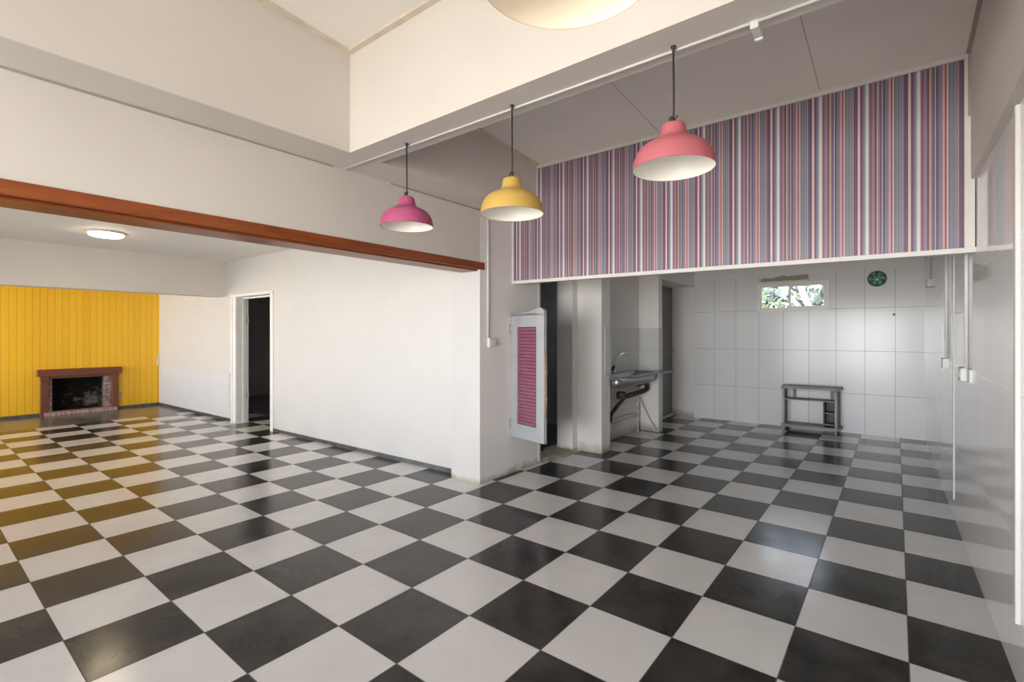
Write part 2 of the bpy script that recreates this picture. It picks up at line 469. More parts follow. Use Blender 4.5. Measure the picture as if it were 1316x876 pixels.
# ------------------------------------------------------------------ wall over the brown beam + pilaster + left kitchen wall
mb = MB()
mb.box(XK - .30, XK, SOUTH, 1.64, 2.11, 2.64)
struct('wall_left', mb, M['wall'])
mb = MB(); mb.box(-1.78, XK - .003, 1.64, 1.84, 0, 2.64)
struct('wall_pilaster', mb, M['pilaster'])
mb = MB()
mb.box(XK - .003, XK, 1.64, 1.84, 0, 2.64)
mb.box(XK - .2, XK, 1.84, 2.64, 0, 2.64)
mb.box(XK - .2, XK, 2.64, 3.30, 2.25, 2.64)
mb.box(XK - .2, XK + .02, 3.30, 3.42, 0, 2.64)
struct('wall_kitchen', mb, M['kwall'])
# thin white lip of the near door jamb
mb = MB(); mb.box(XK - .03, XK + .006, 2.60, 2.64, .02, 2.25)
struct('trim_3', mb, M['trimw'])
mb = MB(); mb.hexa([(-1.62, 2.64, .0), (XK + .03, 2.64, .0), (XK + .10, 3.1, .0), (XK + .05, 3.29, 0), (-1.62, 3.29, 0)],
                   [(-1.62, 2.64, .035), (XK - .02, 2.64, .035), (XK + .02, 3.05, .03), (XK - .0, 3.27, .03), (-1.62, 3.27, .035)])
struct('trim_4', mb, plain('worn_cement_sill', (.36, .31, .24), .85, vary=.3, vscale=12))
# boxed ring beam: left run and the run the lamps hang from
for nm, ya, yb_, mt in (('wall_upper', SOUTH, YV + .06, M['wall']),):
    mb = MB(); mb.hexa([(XK - .3, ya, ZB), (XU, ya, ZB), (XU, yb_, ZB), (XK - .3, yb_, ZB)],
                       [(XK - .3, ya, roof(ya) + .05), (XU, ya, roof(ya) + .05), (XU, yb_, roof(yb_) + .05), (XK - .3, yb_, roof(yb_) + .05)])
    struct(nm, mb, mt)
mb = MB(); mb.box(XU, 2.08, .03, .27, ZB, roof(.03) + .03)
struct('trim_5', mb, M['wall'])
# right boxed wall above the tiles
mb = MB(); mb.hexa([(2.06, SOUTH, 2.345), (2.4, SOUTH, 2.345), (2.4, YV - .0, 2.345), (2.06, YV - .0, 2.345)],
                   [(2.06, SOUTH, roof(SOUTH) + .05), (2.4, SOUTH, roof(SOUTH) + .05), (2.4, YV, roof(YV) + .05), (2.06, YV, roof(YV) + .05)])
struct('wall_upper_right', mb, M['wall'])
# sloping ceiling
for nm, ya, yb_, mt in (('ceiling', SOUTH, YV + .1, M['ceil']),):
    mb = MB(); mb.hexa([(-1.7, ya, roof(ya)), (2.4, ya, roof(ya)), (2.4, yb_, roof(yb_)), (-1.7, yb_, roof(yb_))],
                       [(-1.7, ya, roof(ya) + .1), (2.4, ya, roof(ya) + .1), (2.4, yb_, roof(yb_) + .1), (-1.7, yb_, roof(yb_) + .1)])
    struct(nm, mb, mt)
# seams between its boards, running down the slope, and the edge battens
def roofstrip(mb, xa, ya, xb, yb, w, t=.004):
    d = Vector((xb - xa, yb - ya, 0)).normalized(); n = Vector((-d.y, d.x, 0)) * w / 2
    a = Vector((xa, ya, 0)); b_ = Vector((xb, yb, 0))
    lo = [a - n, a + n, b_ + n, b_ - n]
    f = lambda p, dz: Vector((p.x, p.y, roof(p.y) + dz))
    mb.hexa([f(p, -t) for p in lo], [f(p, .002) for p in lo])
mb = MB()
for x in (.165, 1.30): roofstrip(mb, x, .27, x, YV - .03, .004, .001)
struct('trim_6', mb, M['seam'])
mb = MB()
roofstrip(mb, XU + .022, .27, XU + .022, YV - .03, .044, .014)
roofstrip(mb, XU + .02, SOUTH, XU + .02, .03, .04, .014); roofstrip(mb, XU + .04, .012, 2.06, .012, .036, .014)
struct('trim_7', mb, M['batten'])
mb = MB(); roofstrip(mb, 2.05, .27, 2.05, YV - .02, .02, .008); mb.box(2.048, 2.06, YV - .022, YV - .002, 2.72, roof(YV))
struct('trim_8', mb, M['seam'])
# dark crack where the boxed beam meets the wall below it
mb = MB(); mb.box(XK, XK + .006, SOUTH, .10, ZB - .010, ZB - .001); mb.box(XK, XK + .006, .60, 1.75, ZB - .010, ZB - .001)
struct('trim_9', mb, M['seam'])
# ceiling over the back kitchen, hidden behind the striped panel
mb = MB(); mb.box(-1.7, 2.4, YV + .055, 7.0, 2.64, 2.74)
struct('ceiling_kitchen', mb, M['ceil'])

# ------------------------------------------------------------------ striped panel with its white edging
def vbot(x): return 1.957 - .010 * (x + 1.4)
T = roof(YV)
mb = MB(); mb.hexa([(XU, YV, vbot(XU)), (2.072, YV, vbot(2.072)), (2.072, YV + .05, vbot(2.072)), (XU, YV + .05, vbot(XU))],
                   [(XU, YV, T), (2.072, YV, T), (2.072, YV + .05, T), (XU, YV + .05, T)])
mb.hexa([(XK, YV, vbot(XK)), (XU, YV, vbot(XU)), (XU, YV + .05, vbot(XU)), (XK, YV + .05, vbot(XK))],
        [(XK, YV, ZB), (XU, YV, ZB), (XU, YV + .05, ZB), (XK, YV + .05, ZB)])
struct('wall_striped', mb, M['stripes'])
mb = MB()
mb.hexa([(XK, YV - .016, vbot(XK) - .012), (2.085, YV - .016, vbot(2.085) - .012), (2.085, YV + .055, vbot(2.085) - .012), (XK, YV + .055, vbot(XK) - .012)],
        [(XK, YV - .016, vbot(XK) + .018), (2.085, YV - .016, vbot(2.085) + .018), (2.085, YV + .055, vbot(2.085) + .0), (XK, YV + .055, vbot(XK) + .0)])
mb.box(XU, 2.05, YV - .014, YV, T - .028, T - .001)
mb.box(XU, XU + .012, YV - .014, YV, ZB, T - .028)
mb.box(XK, XK + .016, YV - .014, YV, vbot(XK) + .018, ZB)
mb.box(2.035, 2.06, YV - .014, YV, vbot(2.06) + .015, T - .028)
mb.box(2.06, 2.078, YV - .014, YV, vbot(2.085) + .015, 2.345)
struct('trim_10', mb, M['trimw'])

# ------------------------------------------------------------------ tiled back wall with window hole
WX0, WX1, WZ0, WZ1 = -.035, .94, 1.79, 2.235
mb = MB()
mb.box(-1.04, WX0, YB, YB + .16, 0, 2.355).box(WX1, 2.4, YB, YB + .16, 0, 2.355)
mb.box(WX0, WX1, YB, YB + .16, 0, WZ0).box(WX0, WX1, YB, YB + .16, WZ1, 2.355)
struct('wall_back', mb, M['tile_back'])
mb = MB(); mb.box(-1.45, 2.4, YB + .01, YB + .16, 2.355, 2.7); mb.box(-1.75, -1.04, YB, YB + .16, 0, 2.355)
struct('wall_back_upper', mb, M['alcove'])
# bare patch of old plaster over the window
mb = MB()
pz = [(.0, 2.262), (.02, 2.315), (.10, 2.318), (.19, 2.312), (.26, 2.335), (.33, 2.342), (.40, 2.328), (.48, 2.332), (.56, 2.338), (.66, 2.34), (.67, 2.262)]
mb.prism(pz, 1, YB - .003, YB + .001)
struct('trim_11', mb, plain('bare_plaster', (.40, .32, .24), .9, vary=.2, vscale=14))
# window: outer frame, two sashes with panes, latch
mb = MB()
for (x0, x1, z0, z1) in ((WX0, WX0 + .045, WZ0, WZ1), (WX1 - .045, WX1, WZ0, WZ1), (WX0 + .045, WX1 - .045, WZ0, WZ0 + .045), (WX0 + .045, WX1 - .045, WZ1 - .045, WZ1)):
    mb.box(x0, x1, YB - .022, YB + .03, z0, z1)
M['alu'] = plain('white_aluminium', (.84, .82, .78), .4, vary=.02)
w1 = struct('window_1', mb, M['alu'], bevel=.004)
w1['label'] = 'small sliding window with two panes high in the tiled back wall'
def sash(x0, x1, y, b):
    mb = MB(); z0, z1 = WZ0 + .045, WZ1 - .045
    mb.box(x0, x0 + b, y, y + .02, z0, z1).box(x1 - b, x1, y, y + .02, z0, z1).box(x0 + b, x1 - b, y, y + .02, z0, z0 + b * .7).box(x0 + b, x1 - b, y, y + .02, z1 - b * .7, z1)
    s = struct('sash', mb, M['alu'], w1)
    mb = MB(); mb.box(x0 + b, x1 - b, y + .008, y + .012, z0 + b * .7, z1 - b * .7)
    struct('pane', mb, M['glass'], s)
sash(WX0 + .045, .425, YB + .008, .022); sash(.405, WX1 - .045, YB - .014, .034)
mb = MB(); mb.box(.392, .404, YB - .012, YB + .012, 1.985, 2.045); struct('latch', mb, M['black'], w1)

# right wall: tiles, sloping out of square
mb = MB()
mb.hexa([(XR(SOUTH), SOUTH, 0), (2.4, SOUTH, 0), (2.4, 7, 0), (XR(7), 7, 0)], [(XR(SOUTH), SOUTH, 2.42), (2.4, SOUTH, 2.42), (2.4, 7, 2.42), (XR(7), 7, 2.42)])
struct('wall_right', mb, M['tile_right'])
mb = MB(); mb.hexa([(XR(YV), YV + .05, 2.42), (2.4, YV + .05, 2.42), (2.4, 7, 2.42), (XR(7), 7, 2.42)], [(XR(YV), YV + .05, 2.7), (2.4, YV + .05, 2.7), (2.4, 7, 2.7), (XR(7), 7, 2.7)])
struct('wall_right_upper', mb, M['wall'])
mb = MB(); mb.box(XR(3.3) - .005, XR(3.3) + .01, 3.285, 3.325, .14, 2.30)
struct('trim_12', mb, plain('pale_wall_strip', (.58, .575, .57), .4))  # narrow pale upright strip on the right wall
mb = MB(); mb.box(XR(.97) - .014, XR(.97) + .01, .955, .99, .267, 2.34)
struct('trim_13', mb, M['trimw'])

# ------------------------------------------------------------------ pillar, sink alcove, pier, recess with grey door
XP = -1.05
mb = MB()
mb.box(-1.60, XP, 3.42, 3.64, 0, 2.7)
mb.box(-1.60, -1.32, 3.64, 5.12, 0, 2.7)
mb.box(-1.60, -1.02, 5.12, 5.265, 0, 2.7)
mb.box(-1.60, -1.03, 5.265, 6.78, 2.25, 2.7)
struct('wall_alcove', mb, M['alcove'])
mb = MB()
mb.box(XP, XP + .006, 3.50, 3.645, .91, 1.52); mb.box(-1.32, XP, 3.64, 3.646, .91, 1.52)
mb.box(-1.32, -1.314, 3.646, 5.114, .91, 1.52); mb.box(-1.314, -1.02, 5.114, 5.12, .91, 1.52); mb.box(-1.02, -1.014, 5.114, 5.265, .0, 1.52)
struct('trim_14', mb, M['tile_splash'])
mb = MB(); mb.box(-1.50, -1.42, 5.265, 6.78, 0, 2.25)
d2 = struct('door_2', mb, M['doorgrey']); d2['label'] = 'plain grey door in the recess beyond the sink'
mb = MB(); mb.box(-1.42, -1.412, 6.66, 6.72, 1.07, 1.20); struct('lock_plate', mb, M['steel'], d2)
mb = MB(); mb.tube(catmull([(-1.412, 6.69, 1.14), (-1.37, 6.69, 1.14), (-1.355, 6.67, 1.14), (-1.355, 6.58, 1.14)], 5), .010, 10); struct('handle', mb, M['chrome'], d2)
mb = MB(); mb.box(-1.42, -1.385, 5.27, 6.74, 0, .035); struct('threshold', mb, M['pvc'], d2)

# dim rooms beyond the two open doorways
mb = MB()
mb.box(-4.3, -4.2, 1.95, 4.9, 0, 2.7).box(-4.2, -1.62, 4.7, 4.8, 0, 2.7).box(-4.2, -1.80, 1.86, 1.95, 0, 2.7).box(-4.3, -2.5, 1.86, 4.9, 2.55, 2.7).box(-2.1, -1.6, 1.86, 4.9, 2.55, 2.7).box(-2.5, -2.1, 1.86, 3.6, 2.55, 2.7).box(-2.5, -2.1, 4.0, 4.9, 2.55, 2.7)  # ceiling gap added out of view to let daylight into the room
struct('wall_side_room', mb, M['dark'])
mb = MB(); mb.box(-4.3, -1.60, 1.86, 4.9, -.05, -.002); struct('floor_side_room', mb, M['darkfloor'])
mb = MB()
mb.box(-10.4, -10.2, 1.86, 5.2, 0, 2.7).box(-10.2, -4.3, 5.0, 5.2, 0, 2.7).box(-4.5, -4.3, 1.90, 5.0, 0, 2.7).box(-10.4, -8.0, 1.78, 5.2, 2.55, 2.7).box(-7.6, -4.3, 1.78, 5.2, 2.55, 2.7).box(-8.0, -7.6, 1.78, 3.6, 2.55, 2.7).box(-8.0, -7.6, 4.0, 5.2, 2.55, 2.7)  # same added ceiling gap, unseen, to brighten this room
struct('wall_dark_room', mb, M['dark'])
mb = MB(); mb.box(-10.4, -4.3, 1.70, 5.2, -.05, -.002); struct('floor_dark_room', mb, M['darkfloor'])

# ------------------------------------------------------------------ walls behind the photographer with their windows
holes = [(-10.0, -7.7, .30, 2.15, SOUTH), (-4.9, -3.9, .60, 2.05, SOUTH), (-1.38, -.50, .06, 2.40, SOUTH), (-.05, 1.98, .06, 2.40, SOUTH)]  # leftmost opening is an added window, unseen, to brighten the yellow wall
mb = MB(); cur = -10.3
for x0, x1, z0, z1, ya in holes:
    mb.box(cur, x0, ya - .15, ya, 0, 3.85)
    mb.box(x0, x1, ya - .15, ya, 0, z0); mb.box(x0, x1, ya - .15, ya, z1, 3.85)
    cur = x1
mb.box(cur, 2.4, SOUTH - .15, SOUTH, 0, 3.85)
struct('wall_front', mb, M['wall2'])
for k, (x0, x1, z0, z1, S) in enumerate(holes):
    mb = MB(); w = .05
    mb.box(x0, x0 + w, S - .10, S - .04, z0, z1).box(x1 - w, x1, S - .10, S - .04, z0, z1).box(x0 + w, x1 - w, S - .10, S - .04, z0, z0 + w).box(x0 + w, x1 - w, S - .10, S - .04, z1 - w, z1)
    mb.box((x0 + x1) / 2 - .03, (x0 + x1) / 2 + .03, S - .10, S - .04, z0 + w, z1 - w)
    struct('window_%d' % (k + 2), mb, M['trimw'])

# ------------------------------------------------------------------ brown beam
mb = MB(); mb.box(-1.645, XK + .012, SOUTH + .01, 1.70, 2.043, 2.112)
mb.box(-1.645, XK - .03, SOUTH + .01, 1.64, 2.030, 2.043)
tag(mb.build('wooden_beam', M['beam'], None, .004), 'long red-brown varnished timber beam over the wide opening on the left', 'beam')

# ------------------------------------------------------------------ fireplace
fp = thing('fireplace', 'low fireplace with brown surround and brick lining on the yellow wall', 'fireplace', (XY, .345, 0))
PX = XY + .10
mb = MB(); mb.box(XY, PX + .03, -.245, .935, .69, .81); mb.build('mantel', M['mantel'], fp, .006)
for y0, y1 in ((-.20, -.10), (.79, .89)):
    mb = MB(); mb.box(XY, PX, y0, y1, 0, .60).box(XY, PX + .008, y0 - .004, y1 + .004, .605, .69)
    mb.build('leg', M['mantel'], fp, .004)
mb = MB(); mb.box(XY, PX - .03, -.10, .79, .645, .69); mb.build('lintel', M['mantel'], fp)
for y0, y1 in ((-.10, -.045), (.695, .79)):
    mb = MB(); mb.box(XY - .16, XY + .04, y0, y1, 0, .645); mb.build('brick_lining', M['brick'], fp)
mb = MB()
mb.box(XY - .62, XY - .56, -.10, .79, 0, .66).box(XY - .56, XY - .16, -.10, -.05, 0, .66).box(XY - .56, XY - .16, .70, .79, 0, .66)
mb.box(XY - .56, XY - .0, -.10, .79, .645, .66).box(XY - .56, XY - .0, -.045, .695, 0, .03)
mb.build('firebox', M['soot'], fp)
mb = MB(); mb.box(XY - .02, PX + .10, -.155, .845, 0, .058); mb.build('hearth_curb', M['brick_curb'], fp, .004)
# double outlet beside it
o = thing('wall_outlet', 'white outlet low on the yellow wall right of the fireplace', 'outlet', (XY, .93, .27))
mb = MB(); mb.box(XY, XY + .012, .905, .955, .21, .33); mb.build('cover', plain('aged_plastic', (.72, .62, .42), .5), o, .003)
for z in (.23, .285):
    mb = MB(); mb.box(XY + .012, XY + .014, .918, .942, z, z + .025); mb.build('socket', M['skirt'], o)
p = MW @ Vector((-9.37 + 1.8, -.012, .455))
o = thing('wall_outlet', 'white outlet with a short wire low on the white wall beside the yellow corner', 'outlet', p)
mb = MB(); wpt(mb, -9.45, -9.33, -.032, -.012, .42, .49); mb.build('cover', M['white'], o, .004)
mb = MB(); mb.tube([MW @ Vector((-9.45 + 1.8, -.016, .462)), MW @ Vector((-9.6 + 1.8, -.016, .458)), MW @ Vector((-9.72 + 1.8, -.016, .462))], .006, 8); mb.build('wire', M['trimw'], o)
# small bracket at the corner of the yellow wall
mb = MB(); mb.box(XY, XY + .03, 1.535, 1.565, .80, .93).box(XY, XY + .018, 1.545, 1.565, .93, 1.02)
tag(mb.build('wall_bracket', M['trimw'], None, .004), 'small white bracket at the right edge of the yellow wall', 'bracket')

# ------------------------------------------------------------------ ceiling light of the fireplace room
cl = thing('ceiling_light', 'round flat white lamp on the ceiling of the fireplace room', 'lamp', (-5.60, -.25, 2.63))
mb = MB(); mb.lathe([(0, 2.63), (.185, 2.63), (.185, 2.612), (.178, 2.606), (.165, 2.606)], (-5.60, -.25, 0)); mb.build('base_ring', M['trimw'], cl)
mb = MB(); mb.lathe([(.165, 2.606), (.160, 2.588), (.14, 2.578), (.08, 2.574), (0, 2.573)], (-5.60, -.25, 0)); mb.build('diffuser', M['diff'], cl)

# ------------------------------------------------------------------ pendant lamps
prof = [(.163, 0), (.1625, .012), (.160, .030), (.154, .052), (.145, .070), (.132, .086), (.114, .099), (.094, .109), (.076, .116), (.064, .123), (.057, .132), (.053, .145), (.050, .160), (.0475, .174), (.045, .180), (.040, .183), (.014, .184)]
def pendant(label, x, y, zr, ztop, mo, mi, group):
    t = thing('pendant_lamp', label, 'lamp', (x, y, zr), group)
    mb = MB(); mb.lathe([(r, zr + h) for r, h in prof], (x, y, 0), 56)
    mb.slot = 1; mb.lathe([(max(r - .002, .001), zr + h - .0012 + (.0022 if h == 0 else 0)) for r, h in prof] , (x, y, 0), 56)
    mb.slot = 0; mb.lathe([(.163, zr), (.162, zr - .001), (.161, zr + .001)], (x, y, 0), 56)
    mb.build('shade', [mo, mi], t)
    mb = MB(); mb.lathe([(.014, zr + .182), (.013, zr + .192), (.008, zr + .197), (0, zr + .198)], (x, y, 0), 16); mb.build('cap', mo, t)
    mb = MB(); mb.tube([(x, y, zr + .194), (x + .0015, y, (zr + ztop) / 2), (x, y, ztop - .012)], .0042, 8)
    mb.build('cord', M['black'], t)
    mb = MB(); mb.lathe([(0, -.014), (.010, -.010), (.013, 0), (.010, .010), (0, .014)], (x - .006, y, zr + .205), 12)
    mb.tube([(x + .004, y, zr + .200), (x + .014, y - .004, zr + .209), (x + .019, y - .004, zr + .216)], .003, 6)
    mb.build('knot', M['black'], t)
    mb = MB(); mb.lathe([(0, ztop), (.011, ztop), (.011, ztop - .006), (.006, ztop - .012), (.006, ztop - .022), (0, ztop - .024)], (x, y, 0), 12)
    mb.build('ceiling_hook', M['black'], t)
    return t
pendant('magenta pendant lamp hanging nearest the brown beam, left of the yellow one', -.680, .160, 2.092, ZB, M['magenta'], M['lining'], 'pendant lamps')
pendant('yellow pendant lamp hanging between the magenta and the pink one', .148, .165, 2.046, ZB, M['yell'], M['lining'], 'pendant lamps')
pendant('salmon pink pendant lamp hanging in front of the striped panel', .990, .170, 2.105, ZB, M['pink'], M['lining'], 'pendant lamps')
pendant('cream pendant lamp nearest the camera, seen from below at the top edge', 1.251, -1.080, 2.067, roof(-1.08), M['cream'], M['lin_cream'], 'pendant lamps')

# conduit along the soffit, with its clip
o = thing('cable_conduit', 'white cable conduit along the underside of the beam the lamps hang from', 'conduit', (.3, .19, ZB - .009))
mb = MB(); mb.tube([(XK + .01, .178, ZB - .006), (.3, .190, ZB - .006), (2.05, .200, ZB - .006)], .006, 10); mb.build('pipe', plain('conduit_paint', (.62, .61, .595), .5), o)
mb = MB(); mb.box(1.275, 1.305, .19, .285, ZB - .030, ZB).box(1.275, 1.305, .270, .288, ZB - .036, ZB); mb.build('clip_box', M['white'], o, .003)

# conduit with switch on the pilaster wall
o = thing('light_switch', 'white wall switch with vertical conduit beside the end of the brown beam', 'switch', (XK, 1.79, 1.345))
mb = MB(); mb.box(XK, XK + .035, 1.745, 1.835, 1.30, 1.39); mb.build('switch_box', M['white'], o, .005)
mb = MB(); mb.box(XK + .035, XK + .039, 1.775, 1.805, 1.325, 1.365); mb.build('rocker', M['trimw'], o, .002)
mb = MB(); mb.tube([(XK + .012, 1.745, 1.39), (XK + .012, 1.745, ZB - .01)], .010, 10); mb.build('conduit', M['white'], o)

# switches with conduits on the right wall
def right_switch(label, y0, y1, zc, yc, ztop, two=False, name='wall_switch'):
    x = XR((y0 + y1) / 2)
    o = thing(name, label, 'switch', (x, (y0 + y1) / 2, zc), 'switches on the tiled right wall')
    h = .042
    if two:
        ym = (y0 + y1) / 2
        mb = MB(); mb.box(x - .040, x + .004, ym + .01, y1, zc - h, zc + h); mb.build('switch_box', M['white'], o, .005)
        mb = MB(); mb.box(x - .012, x + .004, y0, ym + .005, zc - h, zc + h); mb.build('cover_plate', plain('grey_plate', (.62, .63, .62), .3), o, .004)
        mb = MB(); mb.box(x - .044, x - .04, ym + .05, y1 - .05, zc - .02, zc + .02); mb.build('rocker', M['trimw'], o, .002)
    else:
        mb = MB(); mb.box(x - .040, x + .004, y0, y1, zc - h, zc + h); mb.build('switch_box', M['white'], o, .005)
        mb = MB(); mb.box(x - .044, x - .04, (y0 + y1) / 2 - .015, (y0 + y1) / 2 + .015, zc - .02, zc + .02); mb.build('rocker', M['trimw'], o, .002)
    mb = MB(); mb.tube([(XR(yc) - .010, yc, zc + h - .005), (XR(yc) - .010, yc, ztop)], .010, 10); mb.build('conduit', M['white'], o)
    return o
right_switch('white switch box on the right wall with conduit, farther of the two at waist height', 3.66, 3.84, 1.182, 3.75, 2.60)
right_switch('double white switch box nearest the camera on the right wall with conduit', 2.28, 2.62, 1.165, 2.47, 2.42, True)
right_switch('small white box high on the right wall near the back corner', 5.55, 5.80, 2.02, 5.70, 2.60)

# ------------------------------------------------------------------ saloon shutter hinged on the kitchen wall
Mx = Matrix.Translation((XK, 2.135, 0)) @ Matrix.Rotation(math.atan2(-.115, .50), 4, 'Z')
sd = thing('louvred_shutter', 'grey swing door with pink louvres standing out from the kitchen wall', 'shutter', (XK, 2.135, .39))
W_ = .505; Z0, Z1 = .385, 1.632
mb = MB()
def lbox(mb, a, b, c, d, e, f): return mb.box(a, b, c, d, e, f, Mx)
lbox(mb, .008, .105, -.018, .018, Z0, Z1)
lbox(mb, .395, W_, -.018, .018, Z0, Z1 - .01)
lbox(mb, .105, .395, -.018, .018, Z0, .525); lbox(mb, .105, .395, -.018, .018, 1.50, Z1)
# curved cap rising toward the free edge
cap = [(.008, Z1), (.15, Z1 + .006), (.30, Z1 + .022), (.40, Z1 + .042), (.44, Z1 + .052), (.47, Z1 + .044), (W_, Z1 + .020), (W_, Z1 - .02), (.008, Z1 - .02)]
A = [mb.bm.verts.new(Mx @ Vector((u, -.018, z))) for u, z in cap]; B = [mb.bm.verts.new(Mx @ Vector((u, .018, z))) for u, z in cap]
mb._face(A); mb._face(B[::-1])
for i in range(len(cap)): mb._face([A[i], B[i], B[(i + 1) % len(cap)], A[(i + 1) % len(cap)]])
fr_ = mb.build('frame', M['shut'], sd)
mb = MB()
n = 29
for i in range(n):
    z = .528 + (1.497 - .528) * (i + .5) / n; hh = (1.497 - .528) / n
    pts = [(-.016, z - hh * .40), (-.009, z - hh * .46), (.010, z + hh * .22), (.003, z + hh * .28)]
    A = [mb.bm.verts.new(Mx @ Vector((.105, d, zz))) for d, zz in pts]; B = [mb.bm.verts.new(Mx @ Vector((.395, d, zz))) for d, zz in pts]
    mb._face(A); mb._face(B[::-1])
    for k in range(4): mb._face([A[k], B[k], B[(k + 1) % 4], A[(k + 1) % 4]])
lbox(mb, .105, .117, -.010, .012, .525, 1.50); lbox(mb, .383, .395, -.010, .012, .525, 1.50)
mb.slot = 1; lbox(mb, .105, .395, .012, .016, .525, 1.50)  # backing coloured dark to stand in for shade between the slats
mb.build('louvre_panel', [M['louvre'], plain('louvre_shade_backing', (.19, .055, .095), .7)], sd)
for z in (.52, 1.48):
    mb = MB(); mb.tube([Mx @ Vector((.006, -.022, z - .05)), Mx @ Vector((.006, -.022, z + .05))], .009, 10)
    lbox(mb, .006, .04, -.022, -.017, z - .045, z + .045); mb.box(XK, XK + .003, 2.09, 2.13, z - .045, z + .045)
    mb.build('hinge', plain('painted_hinge', (.40, .40, .40), .5), sd)
mb = MB()
pr = [(W_, .62), (W_ + .004, .70), (W_ + .010, .80), (W_ + .006, .95), (W_ + .012, 1.05), (W_ + .004, 1.2), (W_, 1.3)]
A = [mb.bm.verts.new(Mx @ Vector((u, -.012, z))) for u, z in pr]; B = [mb.bm.verts.new(Mx @ Vector((u, .014, z))) for u, z in pr]
mb._face(A); mb._face(B[::-1])
for i in range(len(pr)): mb._face([A[i], B[i], B[(i + 1) % len(pr)], A[(i + 1) % len(pr)]])
sp = mb.build('splintered_edge', M['rawwood'], sd); sp['label'] = 'bare splintered wood edge'

# ------------------------------------------------------------------ sink
sk = thing('kitchen_sink', 'stainless kitchen sink with slab top set in the alcove', 'sink', (-1.15, 4.3, .86))
ZS = .90
mb = MB()
slab = [(-1.312, 3.652), (-1.0, 3.60), (-.985, 3.66), (-.93, 4.3), (-.885, 4.9), (-.85, 5.28), (-.87, 5.335), (-.93, 5.35), (-1.008, 5.32), (-1.008, 5.108), (-1.312, 5.108)]
bx0, bx1, by0, by1 = -1.27, -.965, 3.72, 4.88
# slab top as frame around the bowl: use strips
def strip(pts): mb.prism(pts, 2, ZS - .028, ZS)
strip([(-1.312, 3.652), (-1.0, 3.60), (-.985, 3.64), (-.968, by0), (-1.312, by0)])
strip([(-1.312, by0), (bx0, by0), (bx0, by1), (-1.312, by1)])
strip([(bx1, by0), (-.968, by0), (-.888, by1), (bx1, by1)])
strip([(-1.312, by1), (-.888, by1), (-.885, 4.9), (-.85, 5.28), (-.87, 5.335), (-.93, 5.35), (-1.008, 5.32), (-1.008, 5.108), (-1.312, 5.108)])
mb.build('slab_top', M['slab'], sk, .003)
mb = MB()
def ring(x0, x1, y0, y1, z, r, n=6):
    out = []
    for cx, cy, a0 in ((x1 - r, y1 - r, 0), (x0 + r, y1 - r, PI / 2), (x0 + r, y0 + r, PI), (x1 - r, y0 + r, 1.5 * PI)):
        for k in range(n + 1):
            a = a0 + PI / 2 * k / n; out.append((cx + r * math.cos(a), cy + r * math.sin(a), z))
    return [mb.bm.verts.new(p) for p in out]
R_ = [ring(bx0, bx1, by0, by1, ZS, .06), ring(bx0, bx1, by0, by1, ZS - .09, .06), ring(bx0 + .012, bx1 - .012, by0 + .012, by1 - .012, ZS - .125, .06), ring(bx0 + .05, bx1 - .05, by0 + .12, by1 - .12, ZS - .150, .05)]
for A, B in zip(R_, R_[1:]):
    for k in range(len(A)): mb._face([A[k], A[(k + 1) % len(A)], B[(k + 1) % len(A)], B[k]], True)
mb._face(R_[-1])
bw = mb.build('bowl', M['steel'], sk)
md = bw.modifiers.new('thick', 'SOLIDIFY'); md.thickness = .003; md.offset = 0
mb = MB(); mb.lathe([(0, ZS), (.024, ZS), (.024, ZS + .018), (.013, ZS + .03), (.013, ZS + .06), (0, ZS + .06)], (-1.288, 4.22, 0), 16)
mb.tube(catmull([(-1.288, 4.22, ZS + .04), (-1.286, 4.23, ZS + .12), (-1.282, 4.30, ZS + .20), (-1.278, 4.42, ZS + .255), (-1.275, 4.53, ZS + .262), (-1.272, 4.60, ZS + .235)], 6), .010, 10)
fa = mb.build('faucet', M['chrome'], sk)
mb = MB(); mb.tube([(-1.285, 4.19, ZS + .05), (-1.27, 4.17, ZS + .085), (-1.25, 4.16, ZS + .10)], .016, 8); mb.build('tap_lever', M['black'], fa)
# waste pipe and supply pipe
wp = thing('waste_pipe', 'rusty brown waste pipe with trap under the sink', 'pipe', (-1.15, 4.2, .62))
mb = MB(); mb.tube(catmull([(-1.15, 4.98, .735), (-1.15, 5.0, .64), (-1.15, 4.86, .615), (-1.15, 4.55, .60), (-1.15, 4.30, .595), (-1.15, 4.12, .61)], 6), .034, 12)
mb.lathe([(0, .575), (.058, .575), (.062, .60), (.062, .66), (.045, .67), (0, .67)], (-1.15, 4.16, 0), 16); mb.build('trap', M['rust'], wp)
mb = MB(); mb.tube(catmull([(-1.15, 4.28, .59), (-1.20, 4.20, .50), (-1.25, 4.17, .42), (-1.275, 4.12, .36), (-1.28, 4.10, .26)], 6), .024, 12); mb.build('drain_arm', M['rust'], wp)
mb = MB(); mb.tube(catmull([(-1.28, 4.10, .28), (-1.28, 4.16, .255), (-1.28, 4.45, .265), (-1.28, 4.75, .27), (-1.28, 4.95, .235)], 6), .024, 12); mb.build('floor_pipe', M['pvc'], wp)
vp = thing('supply_pipe', 'white vertical supply pipe standing under the sink', 'pipe', (-1.28, 4.99, 0))
mb = MB(); mb.tube([(-1.28, 4.99, 0), (-1.28, 4.99, .66)], .016, 12); mb.build('riser', M['pvc'], vp)
mb = MB(); mb.lathe([(0, .36), (.024, .36), (.024, .40), (.017, .41), (.017, .43), (.024, .44), (.024, .48), (0, .48)], (-1.28, 4.99, 0), 12); mb.build('coupling', M['pvc'], vp)
mb = MB(); mb.tube([(-1.28, 4.99, .66), (-1.28, 4.99, .70), (-1.22, 5.04, .70)], .022, 10); mb.tube([(-1.28, 4.99, .68), (-1.22, 4.90, .69)], .02, 10); mb.build('elbow', M['rust'], vp)
